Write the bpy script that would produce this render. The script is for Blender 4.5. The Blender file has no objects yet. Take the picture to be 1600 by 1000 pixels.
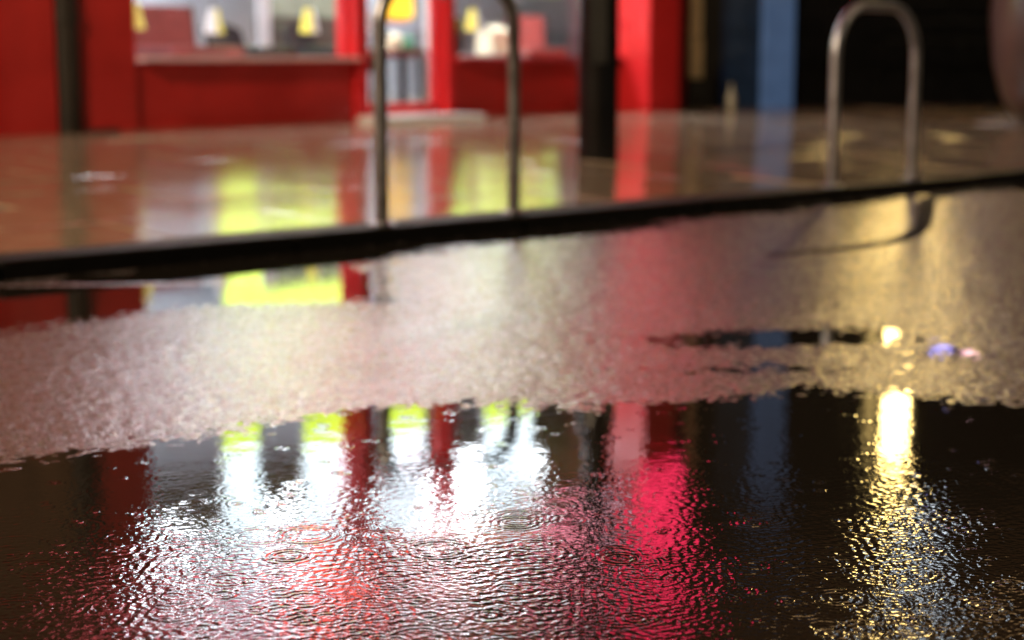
import bpy, bmesh, math, random
import numpy as np
from mathutils import Vector, Matrix
random.seed(7); rng = np.random.default_rng(7)
S = bpy.context.scene
COL = S.collection

# ------------------------------------------------------------------ camera
cam_d = bpy.data.cameras.new('camera'); cam = bpy.data.objects.new('camera', cam_d); COL.objects.link(cam)
cam.location = (0, 0, .56)
cam.rotation_euler = (math.radians(90) - math.atan2(410, 2600), 0, 0)
cam_d.sensor_width = 36; cam_d.lens = 58.5; cam_d.clip_start = .05; cam_d.clip_end = 400
cam_d.dof.use_dof = True; cam_d.dof.focus_distance = 1.86; cam_d.dof.aperture_fstop = 3.3
S.camera = cam
# ------------------------------------------------------------------ night sky, exposure
W = bpy.data.worlds.new('World'); S.world = W; W.use_nodes = True
wn = W.node_tree.nodes; wl = W.node_tree.links
sky = wn.new('ShaderNodeTexSky'); sky.sky_type = 'NISHITA'; sky.sun_disc = False
sky.sun_elevation = math.radians(2); sky.sun_rotation = math.radians(200)
bg = wn['Background']; wl.new(sky.outputs[0], bg.inputs[0]); bg.inputs[1].default_value = .007
S.view_settings.view_transform = 'Standard'; S.view_settings.look = 'None'
S.view_settings.exposure = .42; S.view_settings.gamma = 1
S.render.engine = 'CYCLES'
S.cycles.use_denoising = True
S.cycles.max_bounces = 8; S.cycles.glossy_bounces = 5; S.cycles.diffuse_bounces = 3; S.cycles.transparent_max_bounces = 12
S.cycles.sample_clamp_indirect = 6; S.cycles.sample_clamp_direct = 40
S.cycles.caustics_reflective = True

# ------------------------------------------------------------------ helpers
def tag(o, label=None, cat=None, group=None, kind=None):
    if label: o['label'] = label
    if cat: o['category'] = cat
    if group: o['group'] = group
    if kind: o['kind'] = kind
    return o
def empty(name, loc, rz=0, **k):
    o = bpy.data.objects.new(name, None); COL.objects.link(o)
    o.location = loc; o.rotation_euler = (0, 0, rz); o.empty_display_size = .1
    return tag(o, **k)
class MB:
    """collects shapes, linked as one mesh object"""
    def __init__(s): s.bm = bmesh.new()
    def box(s, x0, x1, y0, y1, z0, z1, bev=0):
        b = bmesh.new()
        bmesh.ops.create_cube(b, size=1)
        for v in b.verts:
            v.co = ((x0+x1)/2 + v.co.x*(x1-x0), (y0+y1)/2 + v.co.y*(y1-y0), (z0+z1)/2 + v.co.z*(z1-z0))
        if bev: bmesh.ops.bevel(b, geom=b.edges[:], offset=bev, segments=2, affect='EDGES', profile=.6)
        s._add(b); return s
    def _add(s, b):
        me = bpy.data.meshes.new('t'); b.to_mesh(me); b.free(); s.bm.from_mesh(me); bpy.data.meshes.remove(me)
    def tube(s, pts, r, n=16, caps=True):
        pts = [Vector(p) for p in pts]; rs = r if isinstance(r, (list, tuple)) else [r]*len(pts)
        rings = []; prev = None
        for i, p in enumerate(pts):
            t = (pts[min(i+1, len(pts)-1)] - pts[max(i-1, 0)]).normalized()
            if prev is None:
                a = t.orthogonal().normalized()
            else:
                a = (prev - t*prev.dot(t)).normalized()
            prev = a; b = t.cross(a)
            rings.append([s.bm.verts.new(p + (a*math.cos(q) + b*math.sin(q))*rs[i]) for q in [2*math.pi*k/n for k in range(n)]])
        for A, B in zip(rings, rings[1:]):
            for k in range(n): s.bm.faces.new((A[k], A[(k+1) % n], B[(k+1) % n], B[k]))
        if caps: s.bm.faces.new(rings[0][::-1]); s.bm.faces.new(rings[-1])
        return s
    def lathe(s, prof, c=(0, 0), n=32):
        rings = [[s.bm.verts.new((c[0]+r*math.cos(2*math.pi*k/n), c[1]+r*math.sin(2*math.pi*k/n), z)) for k in range(n)] for r, z in prof]
        for A, B in zip(rings, rings[1:]):
            for k in range(n): s.bm.faces.new((A[k], A[(k+1) % n], B[(k+1) % n], B[k]))
        s.bm.faces.new(rings[0][::-1]); s.bm.faces.new(rings[-1])
        return s
    def poly(s, pts, th):
        """flat polygon given by 3d points, thickened along th"""
        A = [s.bm.verts.new(p) for p in pts]; B = [s.bm.verts.new(Vector(p)+Vector(th)) for p in pts]
        n = len(pts); s.bm.faces.new(A); s.bm.faces.new(B[::-1])
        for k in range(n): s.bm.faces.new((A[k], B[k], B[(k+1) % n], A[(k+1) % n]))
        return s
    def build(s, name, mat, parent=None, smooth=False, **k):
        bmesh.ops.recalc_face_normals(s.bm, faces=s.bm.faces[:])
        me = bpy.data.meshes.new(name); s.bm.to_mesh(me); s.bm.free()
        if smooth:
            me.polygons.foreach_set('use_smooth', [True]*len(me.polygons))
            me.set_sharp_from_angle(angle=math.radians(40))
        me.materials.append(mat)
        o = bpy.data.objects.new(name, me); COL.objects.link(o)
        if parent: o.parent = parent
        return tag(o, **k)
def bx(name, mat, parent, x0, x1, y0, y1, z0, z1, bev=0, **k):
    return MB().box(x0, x1, y0, y1, z0, z1, bev).build(name, mat, parent, **k)
def copy_tree(o, parent=None):
    c = o.copy(); COL.objects.link(c); c.parent = parent
    for ch in list(o.children): copy_tree(ch, c)
    return c

# ------------------------------------------------------------------ materials
def mat(name, col, rough=.5, metal=0, var=.25, scale=6, bump=0, bscale=60, emit=None, es=0, coat=0, rvar=.15, ior=1.5, spec=.5):
    m = bpy.data.materials.new(name); m.use_nodes = True
    N = m.node_tree.nodes; L = m.node_tree.links; p = N['Principled BSDF']
    tc = N.new('ShaderNodeTexCoord'); nz = N.new('ShaderNodeTexNoise'); nz.inputs['Scale'].default_value = scale
    nz.inputs['Detail'].default_value = 6; L.new(tc.outputs['Object'], nz.inputs['Vector'])
    r = N.new('ShaderNodeMapRange'); L.new(nz.outputs['Fac'], r.inputs['Value'])
    r.inputs['From Min'].default_value = .3; r.inputs['From Max'].default_value = .7
    r.inputs['To Min'].default_value = 1-var; r.inputs['To Max'].default_value = 1+var
    mx = N.new('ShaderNodeVectorMath'); mx.operation = 'SCALE'; mx.inputs[0].default_value = col[:3]
    L.new(r.outputs[0], mx.inputs['Scale']); L.new(mx.outputs[0], p.inputs['Base Color'])
    r2 = N.new('ShaderNodeMapRange'); L.new(nz.outputs['Fac'], r2.inputs['Value'])
    r2.inputs['To Min'].default_value = max(.02, rough-rvar*rough*2); r2.inputs['To Max'].default_value = min(1, rough+rvar*rough*2)
    L.new(r2.outputs[0], p.inputs['Roughness'])
    p.inputs['Metallic'].default_value = metal; p.inputs['IOR'].default_value = ior
    p.inputs['Coat Weight'].default_value = coat; p.inputs['Coat Roughness'].default_value = .08
    if emit:
        mx2 = N.new('ShaderNodeVectorMath'); mx2.operation = 'SCALE'; mx2.inputs[0].default_value = emit[:3]
        L.new(r.outputs[0], mx2.inputs['Scale']); L.new(mx2.outputs[0], p.inputs['Emission Color'])
        p.inputs['Emission Strength'].default_value = es
    if bump:
        b2 = N.new('ShaderNodeTexNoise'); b2.inputs['Scale'].default_value = bscale; b2.inputs['Detail'].default_value = 5
        L.new(tc.outputs['Object'], b2.inputs['Vector'])
        bp = N.new('ShaderNodeBump'); bp.inputs['Distance'].default_value = bump; L.new(b2.outputs['Fac'], bp.inputs['Height'])
        L.new(bp.outputs[0], p.inputs['Normal'])
    return m
def glass(name, tint=(1, 1, 1)):
    m = bpy.data.materials.new(name); m.use_nodes = True; N = m.node_tree.nodes; L = m.node_tree.links
    N.remove(N['Principled BSDF']); o = N['Material Output']
    t = N.new('ShaderNodeBsdfTransparent'); t.inputs[0].default_value = (*tint, 1)
    g = N.new('ShaderNodeBsdfGlossy'); g.inputs['Roughness'].default_value = .03
    f = N.new('ShaderNodeFresnel'); ge = N.new('ShaderNodeNewGeometry'); mr = N.new('ShaderNodeMapRange')
    mr.inputs['To Min'].default_value = 1.45; mr.inputs['To Max'].default_value = 1/1.45
    L.new(ge.outputs['Backfacing'], mr.inputs['Value']); L.new(mr.outputs[0], f.inputs['IOR'])
    x = N.new('ShaderNodeMixShader'); L.new(f.outputs[0], x.inputs[0]); L.new(t.outputs[0], x.inputs[1]); L.new(g.outputs[0], x.inputs[2])
    L.new(x.outputs[0], o.inputs[0]); return m

M = dict(
    red=mat('red_paint', (.48, .018, .016), .38, var=.18, scale=3, bump=.002, bscale=25),
    redb=mat('bright_red_paint', (.72, .025, .03), .3, var=.1, scale=3),
    redd=mat('dark_red_paint', (.2, .008, .006), .4, var=.2, scale=3),
    brick=mat('brown_wall', (.20, .12, .07), .8, var=.35, scale=8, bump=.01, bscale=30),
    joint=mat('mortar', (.09, .075, .06), .9),
    slate=mat('slate', (.03, .032, .036), .5, bump=.004, bscale=30),
    dark=mat('dark_recess', (.02, .015, .01), .6),
    blackp=mat('black_gloss_paint', (.006, .0065, .008), .25),
    blackw=mat('black_matt_wall', (.014, .014, .012), .6, var=.4),
    blue_glow=mat('blue_glow_panel', (.10, .15, .23), .4, var=.15, scale=4, emit=(.05, .11, .24), es=.35),  # painted panel glows to make up for weak light on it
    blued=mat('dark_blue_faint_glow', (.018, .035, .06), .4, var=.3, emit=(.03, .10, .26), es=.02),  # trace of the same glow in the darker blue
    sill_lit=mat('sill_lit_pink', (.88, .55, .56), .3, var=.12, scale=10),  # pale pink carries the window light on the sill
    sillr=mat('red_sill_paint', (.55, .03, .04), .3, var=.12, scale=10),
    stepm=mat('white_step', (.8, .8, .78), .35, var=.1, scale=14),
    cream=mat('cream_stone', (.80, .66, .38), .7, var=.3, scale=9, bump=.01, bscale=30),
    wallg=mat('interior_grey', (.58, .61, .68), .6, var=.06, scale=2),
    wains=mat('interior_wainscot', (.34, .36, .40), .6, var=.08),
    wallw=mat('white_column', (.85, .87, .9), .5, var=.05),
    ceil=mat('interior_ceiling', (.22, .16, .08), .7, var=.05),
    floor=mat('interior_floor', (.16, .19, .22), .3, var=.2, scale=5),
    choc=mat('dark_brown_panel', (.07, .055, .045), .45, var=.3),
    olive=mat('olive_panel', (.25, .27, .2), .6),
    uph=mat('red_brown_leather', (.30, .055, .045), .4, var=.25, scale=12, bump=.004, bscale=40),
    chb=mat('black_chair_plastic', (.02, .02, .022), .35),
    table=mat('table_top', (.75, .75, .78), .3, var=.08),
    tabler=mat('dark_red_table_top', (.22, .02, .025), .3, var=.1),
    boxc=mat('cream_card', (.8, .72, .5), .6, var=.08, emit=(.8, .7, .45), es=.15),  # faint light put into the card itself
    boxg=mat('green_card', (.08, .35, .2), .6, var=.08),
    paperw=mat('white_paper', (.85, .88, .92), .6, var=.06, emit=(.9, .95, 1), es=.25),  # paper given a faint glow, no lamp inside the cones
    papery=mat('yellow_paper', (.85, .75, .08), .6, var=.06, emit=(.95, .85, .25), es=.35),  # same glow put into the yellow paper
    paperp=mat('pink_paper', (.85, .35, .35), .6, var=.06),
    yl=mat('orange_lit_sign', (.9, .6, .05), .4, var=.2, scale=9, emit=(1, .55, .03), es=.9),
    steel=mat('brushed_steel', (.46, .47, .52), .40, metal=1, var=.15, scale=20, bump=.0005, bscale=120),
    steeld=mat('dark_bronze_steel', (.36, .36, .38), .40, metal=1, var=.2, scale=20, bump=.0005, bscale=120),
    pot=mat('brown_glaze', (.09, .05, .04), .35, var=.3, scale=4, coat=.4),
    soil=mat('soil', (.03, .02, .015), .9),
    leaf=mat('planter_leaf', (.03, .06, .02), .5),
    bottle=mat('pale_bottle', (.55, .55, .42), .2, var=.1),
    lime=mat('lime_lit_panel', (.5, .7, .05), .4, var=.22, scale=5, emit=(.74, .88, .22), es=1.8),
    limeb=mat('lime_lit_band', (.5, .7, .05), .4, var=.12, scale=8, emit=(.68, .92, .06), es=3.0),
    white=mat('cool_lit_panel', (.8, .8, .8), .4, var=.15, scale=5, emit=(.74, .90, 1.0), es=4.6),
    tube=mat('ceiling_light_diffuser', (.8, .8, .8), .4, var=.03, emit=(.86, .93, 1.0), es=30.0),
    neon=mat('red_neon', (.8, .03, .03), .3, var=.2, emit=(1.0, .03, .11), es=3.2),
    warm_fill=mat('warm_fill_pane', (.8, .6, .3), .4, var=.3, emit=(1.0, .58, .25), es=1.8),
    neonp=mat('pink_neon', (.8, .1, .2), .3, var=.2, emit=(1.0, .10, .20), es=16.0),
    fascr=mat('fascia_red_band', (.6, .1, .1), .4, var=.5, scale=9, emit=(1.0, .16, .18), es=4.0),
    fasco=mat('fascia_amber_band', (.5, .25, .12), .4, var=.5, scale=9, emit=(1.0, .45, .28), es=2.2),
    fascg=mat('fascia_olive_band', (.4, .4, .15), .4, var=.5, scale=9, emit=(.75, .72, .30), es=2.2),
    fasc=mat('fascia_lit_band', (.8, .6, .62), .4, var=.35, scale=6, emit=(1.0, .52, .64), es=3.6),
    neono=mat('orange_red_neon', (.8, .1, .03), .3, var=.2, emit=(1.0, .06, .015), es=13),
    gold=mat('gold_lantern_glass', (.9, .7, .3), .3, var=.25, scale=9, emit=(1.0, .68, .22), es=26),
    cool=mat('cool_window_light', (.8, .8, .8), .3, var=.3, emit=(.8, .9, 1.0), es=8),
    lb=mat('blue_light', (.2, .2, .8), .3, emit=(.45, .40, 1.0), es=7),
    lp=mat('pink_light', (.8, .3, .4), .3, emit=(1.0, .55, .6), es=7),
    lampglow=mat('street_lamp_glass', (.9, .8, .6), .3, emit=(1.0, .72, .4), es=30),
    glass=glass('window_glass'), glassd=glass('dark_glass', (.5, .55, .6)),
)
M['asphalt'] = mat('wet_tarmac', (.09, .068, .062), .42, var=.5, scale=160, rvar=.2)
def wet_asphalt(m):
    N = m.node_tree.nodes; L = m.node_tree.links; p = N['Principled BSDF']
    tc = N['Texture Coordinate']
    v = N.new('ShaderNodeTexVoronoi'); v.inputs['Scale'].default_value = 165; v.feature = 'F1'; L.new(tc.outputs['Object'], v.inputs['Vector'])
    n = N.new('ShaderNodeTexNoise'); n.inputs['Scale'].default_value = 150; n.inputs['Detail'].default_value = 5; L.new(tc.outputs['Object'], n.inputs['Vector'])
    a = N.new('ShaderNodeMath'); a.operation = 'MULTIPLY_ADD'; L.new(v.outputs['Distance'], a.inputs[0]); a.inputs[1].default_value = -1.3; L.new(n.outputs['Fac'], a.inputs[2])
    b = N.new('ShaderNodeBump'); b.inputs['Strength'].default_value = .8; b.inputs['Distance'].default_value = .0028; L.new(a.outputs[0], b.inputs['Height']); L.new(b.outputs[0], p.inputs['Normal'])
    p.inputs['Coat Weight'].default_value = 1; v2 = N.new('ShaderNodeTexVoronoi'); v2.inputs['Scale'].default_value = 190; L.new(tc.outputs['Object'], v2.inputs['Vector'])
    sx = N.new('ShaderNodeSeparateColor'); L.new(v2.outputs['Color'], sx.inputs[0]); rr = N.new('ShaderNodeMapRange'); L.new(sx.outputs[0], rr.inputs['Value'])
    rr.inputs['To Min'].default_value = .07; rr.inputs['To Max'].default_value = .32; L.new(rr.outputs[0], p.inputs['Coat Roughness'])
    bc = N.new('ShaderNodeBump'); bc.inputs['Strength'].default_value = .8; bc.inputs['Distance'].default_value = .00065; L.new(a.outputs[0], bc.inputs['Height']); L.new(bc.outputs[0], p.inputs['Coat Normal'])
    p.inputs["Coat IOR"].default_value = 1.85
wet_asphalt(M['asphalt'])
# water: near-mirror with tiny ripples
def water():
    m = bpy.data.materials.new('rain_water'); m.use_nodes = True; N = m.node_tree.nodes; L = m.node_tree.links; p = N['Principled BSDF']
    p.inputs['Base Color'].default_value = (.010, .008, .006, 1); p.inputs['Roughness'].default_value = .035; p.inputs['IOR'].default_value = 1.36
    tc = N.new('ShaderNodeTexCoord')
    n = N.new('ShaderNodeTexNoise'); n.inputs['Scale'].default_value = 22; n.inputs['Detail'].default_value = 3; L.new(tc.outputs['Object'], n.inputs['Vector'])
    b = N.new('ShaderNodeBump'); b.inputs['Strength'].default_value = .5; b.inputs['Distance'].default_value = .0005; L.new(n.outputs['Fac'], b.inputs['Height'])
    n2 = N.new('ShaderNodeTexNoise'); n2.inputs['Scale'].default_value = 130; n2.inputs['Detail'].default_value = 3; L.new(tc.outputs['Object'], n2.inputs['Vector'])
    at = N.new('ShaderNodeAttribute'); at.attribute_name = 'chop'
    b2 = N.new('ShaderNodeBump'); b2.inputs['Distance'].default_value = .00040; L.new(at.outputs['Fac'], b2.inputs['Strength']); L.new(n2.outputs['Fac'], b2.inputs['Height'])
    L.new(b.outputs[0], b2.inputs['Normal']); L.new(b2.outputs[0], p.inputs['Normal'])
    return m
M['water'] = water()
# paving: warm brown wet slabs, a little glossy
M['slab'] = mat('wet_paving_slab', (.27, .205, .14), .105, var=.3, scale=7, bump=.0010, bscale=30, rvar=.5, ior=1.6)
M['kerb'] = mat('dark_kerb_stone', (.009, .0085, .008), .6, var=.4, scale=20, bump=.002, bscale=60, ior=1.3)

# ------------------------------------------------------------------ ground plan
KA = np.array([-1.299, 4.193]); KT = math.radians(42.88)
KU = np.array([math.cos(KT), math.sin(KT)]); KN = np.array([-KU[1], KU[0]])
SLOPE = .025; KH = .05
def perp(x, y): return (x-KA[0])*KN[0] + (y-KA[1])*KN[1]
def along(x, y): return (x-KA[0])*KU[0] + (y-KA[1])*KU[1]
def pav_z(x, y): return KH + SLOPE*perp(x, y)

# numpy value noise
def vnoise(x, y, cell, seed):
    r = np.random.default_rng(seed); T = r.random((256, 256))
    fx = x/cell; fy = y/cell; ix = np.floor(fx).astype(int); iy = np.floor(fy).astype(int)
    tx = fx-ix; ty = fy-iy; tx = tx*tx*(3-2*tx); ty = ty*ty*(3-2*ty)
    g = lambda a, b: T[a & 255, b & 255]
    return (g(ix, iy)*(1-tx)+g(ix+1, iy)*tx)*(1-ty) + (g(ix, iy+1)*(1-tx)+g(ix+1, iy+1)*tx)*ty - .5
def grid_mesh(name, X, Y, Z, material, keep=None, smooth=True):
    ny, nx = X.shape
    co = np.stack([X, Y, Z], -1).reshape(-1, 3).astype(np.float32)
    i = np.arange(ny*nx).reshape(ny, nx)
    q = np.stack([i[:-1, :-1], i[:-1, 1:], i[1:, 1:], i[1:, :-1]], -1).reshape(-1, 4)
    if keep is not None:
        kq = (keep.reshape(-1)[q]).all(1); q = q[kq]
        used = np.zeros(len(co), bool); used[q] = True; remap = np.cumsum(used)-1; co = co[used]; q = remap[q]
    me = bpy.data.meshes.new(name)
    me.vertices.add(len(co)); me.vertices.foreach_set('co', co.ravel())
    me.loops.add(q.size); me.loops.foreach_set('vertex_index', q.ravel().astype(np.int32))
    me.polygons.add(len(q)); me.polygons.foreach_set('loop_start', np.arange(0, q.size, 4, dtype=np.int32))
    me.polygons.foreach_set('use_smooth', np.ones(len(q), bool))
    me.update(); me.materials.append(material)
    o = bpy.data.objects.new(name, me); COL.objects.link(o); return o
def axis(spec):
    """spec: list of (start, end, step) pieces, joined"""
    out = []
    for a, b, st in spec: out.append(np.arange(a, b-1e-9, st))
    out.append([spec[-1][1]]); return np.concatenate(out)

# ---- road height above the water level
def interp(x, pts): xs, ys = zip(*pts); return np.interp(x, xs, ys)
def seg_blob(X, Y, cx, cy, rx, ry, ang):
    c, s = math.cos(ang), math.sin(ang); u = (X-cx)*c+(Y-cy)*s; v = -(X-cx)*s+(Y-cy)*c
    return (np.sqrt((u/rx)**2+(v/ry)**2)-1)*min(rx, ry)
def road_h(X, Y):
    yb = interp(X, [(-3, 2.2), (-1.1, 2.33), (-.74, 2.36), (-.57, 2.40), (-.45, 2.46), (-.33, 2.58), (-.22, 2.72), (0, 2.74), (.10, 2.66), (.2, 2.76), (.5, 2.84), (.72, 2.82), (.9, 2.70), (1.2, 2.6), (3, 2.55)])
    d_near = Y-yb
    P = -perp(X, Y); Aa = along(X, Y)
    kw = interp(Aa, [(-3, .95), (-.37, .77), (.03, .70), (.18, .75), (.40, .93), (.53, .92), (.62, .80), (.85, .50), (1.1, .30), (1.5, .29), (2.1, .26), (2.8, .22), (6, .16)])
    d_kerb = P-kw
    d = np.minimum(d_near, d_kerb)
    for b in [(.21, 2.99, .10, .055, 0), (.56, 3.32, .28, .13, .1), (.40, 2.99, .24, .07, 0), (.87, 3.16, .10, .09, 0)]:
        d = np.minimum(d, seg_blob(X, Y, *b)*1.5)
    h = np.clip(d*.010, -.0045, .0042)
    ridge = seg_blob(X, Y, -1.05, 4.12, .36, .018, .08)
    h = np.maximum(h, np.clip(-ridge*.2, -.004, .0016))
    h = h + .0018*vnoise(X, Y, .25, 1) + .0007*vnoise(X, Y, .07, 2) + .0006*vnoise(X, Y, .021, 3) + .0019*vnoise(X, Y, .0105, 4)
    return h
xa = axis([(-45, -6, 1.5), (-6, -2.2, .08), (-2.2, -1.2, .02), (-1.2, 1.3, .0062), (1.3, 2.6, .015), (2.6, 8, .08), (8, 45, 1.5)])
ya = axis([(-40, -4, 2), (-4, 1.2, .2), (1.2, 2.2, .03), (2.2, 3.6, .0065), (3.6, 5.2, .009), (5.2, 8, .02), (8, 14, .15), (14, 45, 1.5)])
X, Y = np.meshgrid(xa, ya)
Z = road_h(X, Y)
far = np.clip((np.hypot(X, Y-3)-7)/8, 0, 1); Z = Z*(1-far) + .0005
keep = perp(X, Y) < .03
tag(grid_mesh('road', X, Y, Z, M['asphalt'], keep), kind='structure')

# ---- rain water lying in the hollows of the road, with drop rings
xa = axis([(-7, -1.0, .15), (-1.0, 1.0, .0021), (1.0, 6, .12)])
ya = axis([(-1, 1.40, .1), (1.40, 2.3, .0021), (2.3, 2.75, .003), (2.75, 4, .03), (4, 9, .08)])
X, Y = np.meshgrid(xa, ya); Z = np.zeros_like(X)
def chop(x, y):
    yy = y - .10*np.clip((x+.1), -.4, .5) + .12*vnoise(x, y, .25, 41)
    return interp(yy, [(1.3, 1), (1.62, 1), (1.85, .62), (2.05, .34), (2.25, .10), (2.42, .03), (2.8, .012), (9, .008)])
C = chop(X, Y)*(1+1.7*vnoise(X, Y, .13, 71)+.9*vnoise(X, Y, .045, 72)).clip(.15, 2.2)
for k in range(46):
    lam = rng.uniform(.006, .019); th = rng.uniform(0, math.pi); kx, ky = math.cos(th)*2*math.pi/lam, math.sin(th)*2*math.pi/lam
    Z += .0046*lam/6.28*np.sin(kx*X+ky*Y+rng.uniform(0, 6.28) + 2.5*vnoise(X, Y, .09, 50+k))*C*2.2
N_R = 2600
for k in range(N_R):
    cx = rng.uniform(-1.1, 1.1); cy = 1.35+1.35*rng.random()**1.25
    R = .004+.045*rng.random()**2.2; lam = rng.uniform(.0050, .0105); sg = lam*rng.uniform(.8, 1.5)
    if k > 2575: amp_loc = 1.5; R = rng.uniform(.012, .035); lam = .009; sg = .012; cx = rng.uniform(-.55, .6); cy = rng.uniform(1.5, 2.0)
    elif k > 2350: amp_loc = 1.3; R = rng.uniform(.003, .009); cy = rng.uniform(1.9, 2.65); lam = .007; sg = .005
    else: amp_loc = float(chop(np.array([cx]), np.array([cy]))[0])
    A = .17*lam/6.28*amp_loc*rng.uniform(.5, 1.5)/(1+R/.03)
    ext = R+2.5*sg
    i0, i1 = np.searchsorted(xa, [cx-ext, cx+ext]); j0, j1 = np.searchsorted(ya, [cy-ext, cy+ext])
    if i1 <= i0 or j1 <= j0: continue
    sub = (slice(j0, j1), slice(i0, i1)); r = np.hypot(X[sub]-cx, Y[sub]-cy)
    Z[sub] += A*np.cos(2*math.pi*(r-R)/lam)*np.exp(-((r-R)/sg)**2)
edge = np.minimum(1, np.minimum(1.0-np.abs(X), np.minimum(Y-1.40, 2.75-Y))/.05).clip(0, 1)
Z *= edge
keep = (perp(X, Y) < .02)
wo = tag(grid_mesh('rain_water', X, Y, Z, M['water'], keep), kind='structure')
co = np.empty(len(wo.data.vertices)*3, np.float32); wo.data.vertices.foreach_get('co', co); co = co.reshape(-1, 3)
at_ = wo.data.attributes.new('chop', 'FLOAT', 'POINT'); at_.data.foreach_set('value', chop(co[:, 0].astype(float), co[:, 1].astype(float)).astype(np.float32))

# ---- raised matt black strip curving across the road
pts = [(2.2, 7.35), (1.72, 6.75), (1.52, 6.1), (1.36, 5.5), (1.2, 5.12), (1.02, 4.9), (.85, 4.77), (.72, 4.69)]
def spline(P, n=8):
    P = [Vector((*p, 0)) for p in P]; out = []
    for i in range(len(P)-1):
        p0, p1, p2, p3 = P[max(i-1, 0)], P[i], P[i+1], P[min(i+2, len(P)-1)]
        for k in range(n):
            t = k/n; out.append(.5*((2*p1)+(p2-p0)*t+(2*p0-5*p1+4*p2-p3)*t*t+(3*p1-p0-3*p2+p3)*t**3))
    out.append(P[-1]); return out
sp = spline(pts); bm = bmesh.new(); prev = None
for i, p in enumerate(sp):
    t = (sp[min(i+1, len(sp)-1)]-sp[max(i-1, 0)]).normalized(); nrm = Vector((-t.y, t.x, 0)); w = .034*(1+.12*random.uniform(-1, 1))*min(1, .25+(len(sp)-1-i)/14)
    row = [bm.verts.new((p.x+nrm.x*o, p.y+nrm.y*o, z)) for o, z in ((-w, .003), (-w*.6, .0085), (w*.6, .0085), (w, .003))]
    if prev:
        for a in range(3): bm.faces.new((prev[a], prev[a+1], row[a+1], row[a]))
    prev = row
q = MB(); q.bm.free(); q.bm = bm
M['strip_black'] = mat('strip_black', (.006, .006, .006), .75, spec=.2, ior=1.2)
q.build('dark_strip', M['strip_black'], smooth=True, kind='structure')

# ---- kerb of separate stones and paved footway
krz = KT
kerb = empty('kerb', (KA[0], KA[1], 0), krz, kind='structure')
km = None
for i in range(-9, 14):
    o = bx('kerb_stone', M['kerb'], kerb, i*.915+.004, (i+1)*.915-.004, 0, .145, -.12, KH, .008)
    o.location.z = random.uniform(-.0012, .0012)
pave = empty('pavement', (KA[0], KA[1], KH), krz, kind='structure'); pave.rotation_euler = (Matrix.Rotation(krz, 3, 'Z') @ Matrix.Rotation(math.atan(SLOPE), 3, 'X')).to_euler()
bx('paving_bed', M['joint'], pave, -14, 26, .15, 16, -.2, -.012)
slabs = [MB().box(0, .595, 0, .445, -.06, 0, .004).build('slab', M['slab'], pave) for _ in range(1)]
n = 0
for j in range(0, 19):
    for i in range(-7, 22):
        x = i*.6+(.3 if j % 2 else 0); y = .15+j*.45
        wx = KA[0]+KU[0]*x+KN[0]*y; wy = KA[1]+KU[1]*x+KN[1]*y
        if wy < 3.2 or abs(wx/wy) > .40: continue
        if n: o = slabs[0].copy(); COL.objects.link(o)
        else: o = slabs[0]
        o.location = (x+.0025, y+.0025, random.uniform(-.0015, .001)); n += 1
        o.rotation_euler = (random.gauss(.0015, .0045), random.gauss(0, .003), 0)
bx('paving_surround', M['slab'], pave, -14, -4.21, .15, 16, -.012, -.003)

# ------------------------------------------------------------------ the red shop
FT = math.radians(47.766); F0 = Vector((-2.662, 8.696, 0)); BZ = .15
def fl(s, n, z=BZ):      # facade frame -> world
    return Vector((F0.x+s*math.cos(FT)-n*math.sin(FT), F0.y+s*math.sin(FT)+n*math.cos(FT), z))
shop = empty('shop_building', (F0.x, F0.y, 0), FT, label='bright red painted shopfront with lit windows and a glazed door', cat='shop')
TOP = 2.80
# left block, recess with downpipe, pilaster
bx('wall', M['red'], shop, -4, .331, -.03, .22, 0, 1.42)
bx('wall', M['brick'], shop, -4, .331, -.025, .22, 1.423, TOP)
bx('recess', M['dark'], shop, .331, .509, .12, .22, 0, TOP)
MB().tube([(.42, .03, .02), (.42, .03, TOP)], .078, 20).build('downpipe', M['dark'], shop, smooth=True)
for z in (.75, 1.9): MB().tube([(.42, .03, z), (.42, .03, z+.05)], .088, 20).build('pipe_collar', M['dark'], shop, smooth=True)
bx('pilaster', M['red'], shop, .509, .861, 0, .22, 0, TOP)
MB().poly([(.46, -.004, .1), (.78, -.004, .1), (.70, -.05, .165), (.50, -.06, .165)], (0, 0, .012)).build('pilaster_foot', M['slate'], shop)
# window 1
def window(s0, s1, sill_mat, sillw):
    bx('stallriser', M['red'], shop, s0, s1, .02, .20, 0, .538)
    o = bx('window_sill', sill_mat, shop, s0+.002, s1-.002, -.07, .26, .540, .566, .006)
    f = MB(); f.box(s0, s0+.03, .06, .13, .567, TOP); f.box(s1-.03, s1, .06, .13, .567, TOP); f.box(s0+.031, s1-.031, .06, .13, TOP-.05, TOP)
    fr = f.build('window_frame', M['redb'], shop)
    bx('pane', M['glass'], fr, s0+.032, s1-.032, .090, .096, .568, TOP-.052)
window(.863, 2.494, M['sill_lit'], .05)
bx('mullion', M['redb'], shop, 2.496, 2.60, -.015, .16, 0, TOP, .006)
bx('mullion', M['redb'], shop, 3.312, 3.389, -.01, .16, 0, TOP, .006)
window(3.391, 5.13, M['sillr'], .03)
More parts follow.
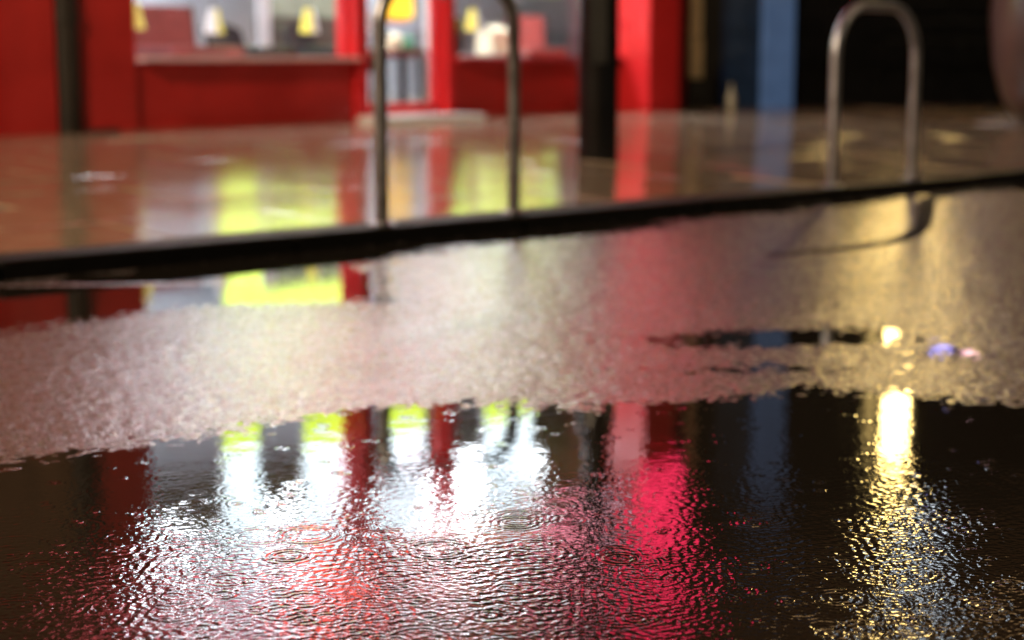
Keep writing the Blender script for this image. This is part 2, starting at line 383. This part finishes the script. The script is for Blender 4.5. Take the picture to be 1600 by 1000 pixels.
# door
door = bx('door', M['redb'], shop, 2.602, 3.31, .05, .095, .186, .268, .004)
f = MB(); f.box(2.602, 2.635, .05, .095, .27, 2.3); f.box(3.262, 3.31, .05, .095, .27, 2.3); f.box(2.636, 3.261, .05, .095, 2.2, 2.3)
f.build('door_stile', M['redb'], door)
bx('door_pane', M['glass'], door, 2.636, 3.261, .070, .076, .27, 2.199)
MB().tube([(3.285, .0, .95), (3.285, .0, 1.35)], .012, 10).build('handle', M['steel'], door, smooth=True)
bx('transom', M['glass'], shop, 2.602, 3.31, .07, .076, 2.302, TOP)
bx('threshold_step', M['stepm'], shop, 2.50, 3.42, -.26, .048, .1, .196, .012)
# pillar at the right end
bx('pillar', M['redb'], shop, 5.132, 5.50, -.29, .22, 0, TOP, .006)
bx('pillar_trim', M['redb'], shop, 5.128, 5.1315, -.13, -.10, 0, TOP)
bx('wall', M['redd'], shop, 5.503, 5.95, -.02, .22, 0, TOP)
bx('stone_edge', M['slate'], shop, 5.95, 6.1, .0, .22, 0, TOP)
# interior shell
Q = 3.0
bx('interior_floor', M['floor'], shop, .3, 9.3, .265, Q+.2, .05, .175)
bx('interior_back_wall', M['wallg'], shop, .3, 9.3, Q, Q+.15, .176, 3.0)
bx('interior_wainscot', M['wains'], shop, 4.4, 9.3, Q-.05, Q-.002, .177, .80)
bx('interior_side_wall', M['wallg'], shop, .15, .298, .23, Q+.15, .05, 3.0)
bx('interior_side_wall', M['wallg'], shop, 9.302, 9.45, .23, Q+.15, .05, 3.0)
bx('interior_ceiling', M['ceil'], shop, .3, 9.3, .23, Q-.001, 2.86, 3.0)
bx('white_upright', M['wallw'], shop, 2.72, 2.82, 1.2, 1.23, .177, 1.04, label='white painted post')
bx('white_upright', M['wallw'], shop, 4.03, 4.11, .9, .93, .177, 1.04)  # white strip standing in for upright reflections in the door glass
bx('partition', M['choc'], shop, 3.10, 4.00, 1.62, 1.72, .177, .85)
bx('partition_panel', M['olive'], shop, 3.10, 4.00, 1.63, 1.70, .852, 1.12)
# fascia and upper storey: a softly back-lit pinkish white band along it
for i in range(5):
    bx('fascia_light', [M['fascr'], M['fasc'], M['fasco'], M['fascg'], M['fasc']][i], shop, .25+i*.98, 1.19+i*.98, -.10, -.062, 2.92, 3.10, .006)
bx('fascia', M['redd'], shop, -4, 6.1, -.06, .22, TOP+.002, 3.30)
bx('cornice', M['redd'], shop, -4.02, 6.12, -.16, .22, 3.302, 3.40, .01)
up = bx('upper_wall', M['brick'], shop, -4, 6.1, 0, 6, 3.402, 7.2)
for s in (-2.4, -.2, 2.0, 4.2):
    w = bx('upper_window', M['wallw'], shop, s, s+.95, -.03, -.003, 4.1, 5.5)
    bx('upper_pane', M['glassd'], w, s+.07, s+.88, -.04, -.032, 4.17, 5.43)
bx('roof_parapet', M['slate'], shop, -4.05, 6.15, -.1, 6, 7.202, 7.35)

# lights of the shop: ceiling fittings
cl0 = None
for k, (s, nn) in enumerate([(1.3, 1.0), (3.0, 1.0), (4.4, .9), (5.15, 1.5)]):
    c = empty('ceiling_light', fl(s, nn, 2.80), FT, cat='ceiling light', group='strip lights on the shop ceiling',
              label='long cool white ceiling light ' + ['at the left end of the left window', 'above the right end of the left window', 'behind the right window', 'deepest in the shop on the right'][k])
    bx('housing', M['wallw'], c, -.6, .6, -.29, .29, .03, .058)
    bx('diffuser', M['tube'], c, -.58, .58, -.27, .27, 0, .029)
# lime illuminated boards on/near the back wall
for s0, s1, z0, z1, lab in [(3.28, 4.80, 1.07, 1.80, 'left'), (5.6, 7.3, 1.12, 1.8, 'right')]:
    b = empty('menu_board', fl(s0, 2.4, z0), FT, cat='light board', group='lime lit boards at the back of the shop',
              label={'left': 'wide glowing lime board deep behind the left window', 'right': 'glowing lime board deep behind the right window'}[lab])
    bx('lit_face', M['lime'], b, .02, s1-s0-.02, 0, .02, .02, z1-z0-.02)
    bx('casing', M['wallw'], b, 0, s1-s0, .022, .08, 0, z1-z0)
    for q_ in (.1, s1-s0-.1): MB().tube([(q_, .05, z1-z0), (q_, .05, 2.85-z0)], .006, 8).build('hanger', M['steel'], b)
# hanging window light boxes: cool white with a lime foot
wl_spots = [(1.52, 1.80, .16, 'leftmost of those in the left window'), (2.17, 2.52, .17, 'in the left window beside the door frame'),
            (2.86, 3.26, .17, 'behind the glass door'), (3.86, 4.36, .16, 'in the right window')]
for k, (s0, s1, nn, lab) in enumerate(wl_spots):
    zb = [1.62, 1.70, 1.74, 1.84][k]; zt = 2.74
    b = empty('window_light_box', fl(s0, nn, zb), FT, cat='light box', group='lit boxes hung in the shop windows', label='tall cool white light box with lime foot, ' + lab)
    w = s1-s0
    bx('casing', M['wallw'], b, 0, w, .012, .05, 0, zt-zb)
    bx('lit_foot', M['limeb'], b, .008, w-.008, 0, .0115, .005, .20)
    bx('lit_face', M['white'], b, .008, w-.008, 0, .0115, .203, zt-zb-.01)
    bx('bracket', M['steel'], b, w*.45, w*.55, .015, .045, zt-zb, 2.858-zb)
pl = empty('step_fill_light', fl(3.0, -.20, 2.70), FT, label='white strip light added over the shop door to brighten the step', cat='added light')  # added fixture, whitens the door step
bx('diffuser', M['tube'], pl, -.30, .30, -.03, .03, 0, .02); bx('housing', M['wallw'], pl, -.32, .32, -.035, .035, .021, .05)
bx('bracket', M['steel'], pl, -.03, .03, .036, .195, .03, .045)
# neon fittings
nb = empty('projecting_sign', fl(5.24, -.30, 2.56), FT, label='blank red glowing sign box projecting from the red pillar', cat='sign')
bx('lit_face', M['neon'], nb, -.22, .30, -.055, .0, .0, 1.25, .01)
bx('bracket', M['steel'], nb, -.1, .1, 0.001, .1, .3, .34)
bx('backing', M['redd'], nb, -.24, .32, .001, .03, -.02, 1.27)
nb = empty('neon_light', fl(1.88, -.10, 2.80), FT, label='orange red glowing neon panel over the left shop window', cat='neon light')
bx('lit_face', M['neono'], nb, 0, .42, -.03, -.002, .16, .62, .008)
bx('backing', M['redd'], nb, -.02, .44, 0, .035, .14, .64)
nb = empty('neon_strip', fl(.75, -.10, 3.12), FT, label='long thin pink red neon strip along the shop fascia', cat='neon light')
MB().tube([(0, -.02, 0), (3.9, -.02, 0)], .02, 10).build('tube', M['neonp'], nb, smooth=True)
for i in range(8): bx('clip', M['steel'], nb, .2+i*.5, .23+i*.5, -.02, .037, -.02, .02)

# ------------------------------------------------------------------ furniture in the shop
def chair(name, s, n, back_m, frame_m, w, top, rz, label, tilt=.06, curved=False, group='chairs inside the shop'):
    c = empty(name, fl(s, n, .176), FT+rz, label=label, cat='chair', group=group)
    h = top-.176
    for a in (-1, 1):
        MB().tube([(a*(w/2-.03), -.2, 0), (a*(w/2-.04), -.18, .40)], .016, 10).build('leg', frame_m, c, smooth=True)
        MB().tube([(a*(w/2-.02), .24, 0), (a*(w/2-.04), .20, .40)], .016, 10).build('leg', frame_m, c, smooth=True)
    MB().box(-w/2, w/2, -.22, .20, .38, .45, .02).build('seat', back_m, c, smooth=True)
    if curved:
        b = MB(); k = 9; pr = []
        for i in range(k):
            q = -1+2*i/(k-1); pr.append((q*w/2, .20+.06*(1-q*q), 0))
        outer = [(x, y, .44+(.02 if abs(x) > w*.4 else 0)) for x, y, _ in pr]
        vs = []
        for x, y, _ in pr:
            t = h-.05*(abs(x)/(w/2))**2
            vs.append([b.bm.verts.new(p) for p in ((x, y, .45), (x, y+.05, t), (x, y+.075, t), (x, y+.025, .45))])
        for A, B in zip(vs, vs[1:]):
            for m in range(4): b.bm.faces.new((A[m], A[(m+1) % 4], B[(m+1) % 4], B[m]))
        b.bm.faces.new(vs[0]); b.bm.faces.new(vs[-1][::-1])
        b.build('backrest', back_m, c)
    else:
        MB().poly([(-w/2+.03, .19, .45), (w/2-.03, .19, .45), (w/2, .19+tilt, h), (-w/2, .19+tilt, h)], (0, .06, 0)).build('backrest', back_m, c)
        for a in (-1, 1): MB().tube([(a*(w/2-.015), .22, .42), (a*(w/2+.012), .22+tilt, h)], .026, 10).build('back_post', frame_m, c, smooth=True)
    return c
chair('armchair', 1.50, .40, M['uph'], M['chb'], .56, .87, .1, 'red brown padded chair at the left end of the left window')
chair('bistro_chair', 2.19, .62, M['chb'], M['chb'], .36, .79, .2, 'black curved back chair left of the white post', curved=True)
chair('bistro_chair', 2.81, .62, M['chb'], M['chb'], .30, .79, .2, 'black curved back chair in front of the dark brown partition', curved=True)
chair('armchair', 4.80, .50, M['uph'], M['chb'], .30, .87, -.5, 'red brown chair behind the right window', tilt=.12)
chair('bistro_chair', 3.70, .95, M['chb'], M['chb'], .30, .50, .2, 'low black chair seen through the glass door', curved=True)
def table(s, n, w, d, z, m, label, rz=0):
    t = empty('cafe_table', fl(s, n, .176), FT+rz, label=label, cat='table', group='tables inside the shop')
    MB().box(-w/2, w/2, -d/2, d/2, z-.176-.03, z-.176, .006).build('table_top', m, t)
    MB().tube([(0, 0, .01), (0, 0, z-.21)], .03, 14).build('leg', M['chb'], t, smooth=True)
    MB().lathe([(.2, 0), (.2, .012), (.03, .03)]).build('base', M['chb'], t)
table(1.52, .70, .5, .34, .60, M['table'], 'white topped table beside the red brown chair at left')
table(3.72, .84, .55, .4, .60, M['tabler'], 'dark red table seen through the glass door')
table(4.15, .52, .75, .36, .585, M['table'], 'white topped table under the cream box in the right window')
def carton(name, s, n, z, w, d, h, m, label):
    b = MB().box(-w/2, w/2, -d/2, d/2, 0, h*.8, .004)
    b.poly([(-w/2, -d/2, h*.8), (w/2, -d/2, h*.8), (w/2-.01, 0, h), (-w/2+.01, 0, h)], (0, .004, 0))
    o = b.build(name, m, None, label=label, cat='box'); o.location = fl(s, n, z); o.rotation_euler.z = FT+.15; return o
carton('carton', 3.63, .84, .601, .11, .09, .13, M['boxc'], 'small cream carton on the dark red table behind the door')
carton('carton', 3.79, .86, .601, .08, .07, .11, M['boxg'], 'small green carton beside the cream one behind the door')
carton('paper_bag', 4.31, .50, .586, .24, .14, .20, M['boxc'], 'large cream paper bag standing on the table in the right window')
# black post and pot in right window
p = empty('black_stand', fl(3.74, .32, .176), FT, label='black upright stand just inside the right window', cat='stand')
MB().lathe([(.09, 0), (.09, .015), (.02, .03)]).build('base', M['chb'], p)
MB().tube([(0, 0, .02), (0, 0, .62)], .02).build('pole', M['chb'], p); bx('head', M['chb'], p, -.04, .04, -.03, .03, .42, .66, .01)
# yellow lit wall sign behind door
y = empty('lit_sign', fl(3.95, 1.25, .845), FT, label='rounded orange yellow lit sign seen through the top of the door', cat='sign')
MB().box(0, .30, 0, .05, 0, .34, .022).build('lit_face', M['yl'], y); bx('backing', M['paperp'], y, .02, .28, .052, .09, -.03, .33)
MB().tube([(.15, .07, .33), (.15, .07, 2.0)], .006).build('hanger', M['chb'], y)
# row of paper cone shades hung just behind the glass
def shade(s, n, z0, lab, flip):
    r = empty('paper_cone', fl(s, n, z0), FT+flip, label='white and yellow hanging paper cone ' + lab, cat='paper cone', group='paper cone shades hung along the shop windows')
    K = 6
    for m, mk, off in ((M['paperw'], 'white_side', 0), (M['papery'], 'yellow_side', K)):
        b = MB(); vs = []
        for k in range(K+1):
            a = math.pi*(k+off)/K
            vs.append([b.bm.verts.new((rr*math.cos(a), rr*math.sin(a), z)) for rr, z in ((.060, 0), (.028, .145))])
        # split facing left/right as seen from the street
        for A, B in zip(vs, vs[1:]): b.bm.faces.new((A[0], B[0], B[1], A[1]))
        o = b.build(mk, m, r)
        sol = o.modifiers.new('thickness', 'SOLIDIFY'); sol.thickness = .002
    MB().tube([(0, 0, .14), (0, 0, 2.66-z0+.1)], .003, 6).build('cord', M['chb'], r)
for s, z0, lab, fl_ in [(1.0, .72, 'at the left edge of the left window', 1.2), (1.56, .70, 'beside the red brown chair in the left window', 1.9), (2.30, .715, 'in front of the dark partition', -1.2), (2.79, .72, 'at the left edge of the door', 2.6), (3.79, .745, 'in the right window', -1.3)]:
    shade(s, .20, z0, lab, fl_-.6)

# ------------------------------------------------------------------ dark shop on the right
DT = math.radians(25.5); D0 = Vector((1.37, 13.22, 0))
d = empty('dark_building', D0, DT, label='dark unlit shopfront with a blue lit panel right of the red shop', cat='building')
bx('wall', M['blackw'], d, .09, .32, 0, .3, 0, 3.2)
bx('side_panel', M['blued'], d, .322, .70, .015, .3, 0, 3.2)
bx('blue_panel', M['blue_glow'], d, .702, .99, -.04, .3, 0, 3.2, .004)
bx('shutter', M['blackp'], d, .992, 1.78, .03, .3, 0, 3.2)
bx('side_panel', M['blackp'], d, 1.782, 1.93, .01, .3, 0, 3.2)
bx('shutter', M['blackp'], d, 1.932, 9, .03, .3, 0, 3.2)
bx('rail', M['blackp'], d, 1.075, 9, -.03, .028, .50, .54)
for z in np.arange(.7, 3.1, .16):
    bx('shutter_rib', M['blackw'], d, 1.94, 5.5, .02, .029, z, z+.012)
bx('fascia', M['blackw'], d, -.1, 9, -.08, .3, 3.202, 3.8)
bx('upper_wall', M['brick'], d, -.1, 9, 0, 5, 3.802, 8)
w = bx('upper_window', M['chb'], d, 2.15, 2.85, -.03, -.002, 4.0, 4.75); bx('lit_pane', M['cool'], w, 2.3, 2.62, -.04, -.032, 4.05, 4.4)
for k in range(8):
    z = .40+k*.33
    bx('quoin', M['cream'], d, -.03, .085-.012*(k % 2), -.11, .28, z, z+.322, .006)
bx('quoin_base', M['blackw'], d, -.03, .085, -.11, .28, 0, .397)
for s_ in (.9, 2.0, 3.4, 4.8):
    w = bx('upper_window', M['chb'], d, s_, s_+.95, -.03, -.002, 5.95, 7.2); bx('lit_pane', M['warm_fill'], w, s_+.05, s_+.90, -.04, -.032, 6.0, 7.15)  # unseen lit windows added to warm the glow on the tarmac
# lantern box (the gold light)
def lantern(s, z0, h, w, label, m=M['gold']):
    a = Vector((D0.x+s*math.cos(DT)+.06*math.sin(DT), D0.y+s*math.sin(DT)-.06*math.cos(DT), z0))
    l = empty('wall_lantern', a, DT, label=label, cat='lantern')
    bx('lit_glass', m, l, -w/2, w/2, -.10, .0, 0, h, .01)
    f = MB()
    for x in (-w/2-.008, w/2-.004): f.box(x, x+.012, -.11, .01, -.02, h+.02)
    f.box(-w/2-.02, w/2+.02, -.13, .02, h+.02, h+.05); f.box(-w/2-.02, w/2+.02, -.13, .02, -.05, -.02)
    f.build('frame', M['chb'], l); bx('bracket', M['chb'], l, -.03, .03, .001, .075, h*.4, h*.5)
lantern(2.04, 1.72, 1.15, .27, 'large gold glowing wall lantern on the dark shopfront')
for s, z, m, lab, nm in [(2.60, 1.93, M['lb'], 'small blue violet light on the dark shopfront', 'blue'), (2.95, 1.93, M['lp'], 'small pink light on the dark shopfront', 'pink')]:
    l = empty('marker_light', (D0.x+s*math.cos(DT)+.06*math.sin(DT), D0.y+s*math.sin(DT)-.06*math.cos(DT), z), DT, label=lab, cat='light')
    MB().box(-.08, .08, -.02, .02, 0, .10, .008).build('lit_face', m, l); bx('bracket', M['chb'], l, -.02, .02, .021, .08, .03, .06)

# ------------------------------------------------------------------ street furniture
def stand(name, a, b, top, m, label, R=.15):
    a = Vector(a); b = Vector(b); w = (b-a).length; ang = math.atan2((b-a).y, (b-a).x)
    c = (a+b)/2; r = empty(name, (a.x, a.y, pav_z(a.x, a.y)), ang, label=label, cat='bike stand', group='tubular bike stands along the kerb')
    r.rotation_euler.z = ang; pts = [(0, 0, -.05)]; h = top
    for k in range(0, 9):
        t = math.pi/2*k/8; pts.append((R-R*math.cos(t), 0, h-R+R*math.sin(t)))
    for k in range(0, 9):
        t = math.pi/2*(1-k/8); pts.append((w-R+R*math.cos(t), 0, h-R+R*math.sin(t)))
    pts.append((w, 0, -.05))
    MB().tube(pts, .021, 20).build('hoop', m, r, smooth=True)
    for x in (0, w):
        MB().lathe([(.045, -.003), (.045, .004), (.026, .009)], (x, 0), 24).build('foot_flange', m, r)
stand('bike_stand', (-.402, 5.128, 0), (.006, 5.533, 0), .735, M['steeld'], 'nearer dark tubular bike stand in front of the shop door', R=.13)
stand('bike_stand', (1.281, 6.663, 0), (1.70, 7.09, 0), .715, M['steel'], 'farther paler bike stand in front of the dark shopfront', R=.2)
# black street lamp post
px, py = .40, 7.80
lp = empty('street_lamp', (px, py, pav_z(px, py)-.003), 0, label='thick black post standing on the pavement left of the bright red pillar', cat='lamp post')
MB().lathe([(.094, 0), (.094, .5), (.092, 1.05), (.078, 1.12), (.055, 1.18), (.05, 4.5)], n=32).build('post', M['blackp'], lp, smooth=True)
bx('access_door', M['blackw'], lp, -.035, .035, -.098, -.085, .45, .85)
MB().tube([(0, 0, 4.49), (.05, -.1, 4.75), (.2, -.5, 4.85)], .03, 12).build('arm', M['blackp'], lp, smooth=True)
MB().box(.08, .32, -.95, -.5, 4.8, 4.88, .02).build('lamp_head', M['blackp'], lp)
# brown glazed planter, right edge
pt = empty('planter', (3.84, 11.75, pav_z(3.84, 11.75)), 0, label='large rounded brown glazed planter at the right edge of the pavement', cat='planter')
MB().lathe([(.22, 0), (.30, .04), (.40, .18), (.47, .42), (.50, .75), (.48, 1.05), (.42, 1.28), (.45, 1.33), (.40, 1.34), (.38, 1.28)], n=40).build('pot', M['pot'], pt, smooth=True)
MB().lathe([(.37, 1.24), (.36, 1.27)], n=30).build('soil', M['soil'], pt)
lf = MB()
for k in range(70):
    a = random.uniform(0, 6.28); r = random.uniform(.1, .45); z = 1.27; L = random.uniform(.3, .6)
    c, s_ = math.cos(a), math.sin(a); w = .02
    p0 = Vector((c*.05, s_*.05, z)); p1 = Vector((c*r*.7, s_*r*.7, z+L*.8)); p2 = Vector((c*r*1.3, s_*r*1.3, z+L*.7))
    n_ = Vector((-s_, c, 0))*w
    v = [lf.bm.verts.new(q_) for q_ in (p0-n_, p0+n_, p1+n_, p1-n_, p2)]
    lf.bm.faces.new((v[0], v[1], v[2], v[3])); lf.bm.faces.new((v[3], v[2], v[4]))
lf.build('leaves', M['leaf'], pt)
# small bottle by the dark shopfront
b = MB().lathe([(.028, 0), (.031, .02), (.031, .11), (.012, .15), (.012, .19), (.014, .20)], n=20).build('bottle', M['bottle'], None, smooth=True, label='small pale bottle standing at the foot of the dark shopfront', cat='bottle')
b.location = (1.69, 12.95, pav_z(1.69, 12.95)+.001)

# ------------------------------------------------------------------ street lamps on the near side (behind the camera)
def street_lamp(x, y, h, toward, label, power, col):
    r = empty('lit_street_lamp', (x, y, 0), 0, label=label, cat='street lamp', group='lit street lamps on the near side')
    MB().lathe([(.09, 0), (.09, .9), (.06, 1.0), (.045, h)], n=20).build('post', M['blackp'], r, smooth=True)
    t = (Vector(toward)-Vector((x, y))).normalized()
    MB().tube([(0, 0, h-.02), (t.x*.4, t.y*.4, h+.15), (t.x*.9, t.y*.9, h+.18)], .03, 10).build('arm', M['blackp'], r, smooth=True)
    MB().lathe([(.10, h+.08), (.16, h+.12), (.10, h+.2)], (t.x*1.0, t.y*1.0), 20).build('lamp_head', M['blackp'], r)
    MB().lathe([(.05, h+.03), (.09, h+.06), (.10, h+.079)], (t.x*1.0, t.y*1.0), 20).build('lamp_glass', M['lampglow'], r)
    ld = bpy.data.lights.new('street_lamp_light', 'POINT'); ld.energy = power; ld.color = col; ld.shadow_soft_size = .12
    lo = bpy.data.objects.new('street_lamp_light', ld); COL.objects.link(lo); lo.parent = r; lo.location = (t.x, t.y, h-.08)
street_lamp(-6.0, .5, 5.0, (0, 6), 'warm lit street lamp on the near kerb to the left', 2000, (1, .74, .48))
street_lamp(10.5, 4.5, 5.0, (6, 10), 'unseen warm street lamp added at the right to light the upper walls', 260, (1, .72, .42))  # added lamp out of view, brightens the upper walls
sun_d = bpy.data.lights.new('moon', 'SUN'); sun_d.energy = .004; sun_d.angle = math.radians(10); sun_d.color = (1, .95, .9)
sun = bpy.data.objects.new('moon', sun_d); COL.objects.link(sun); sun.rotation_euler = (math.radians(50), 0, math.radians(-30))
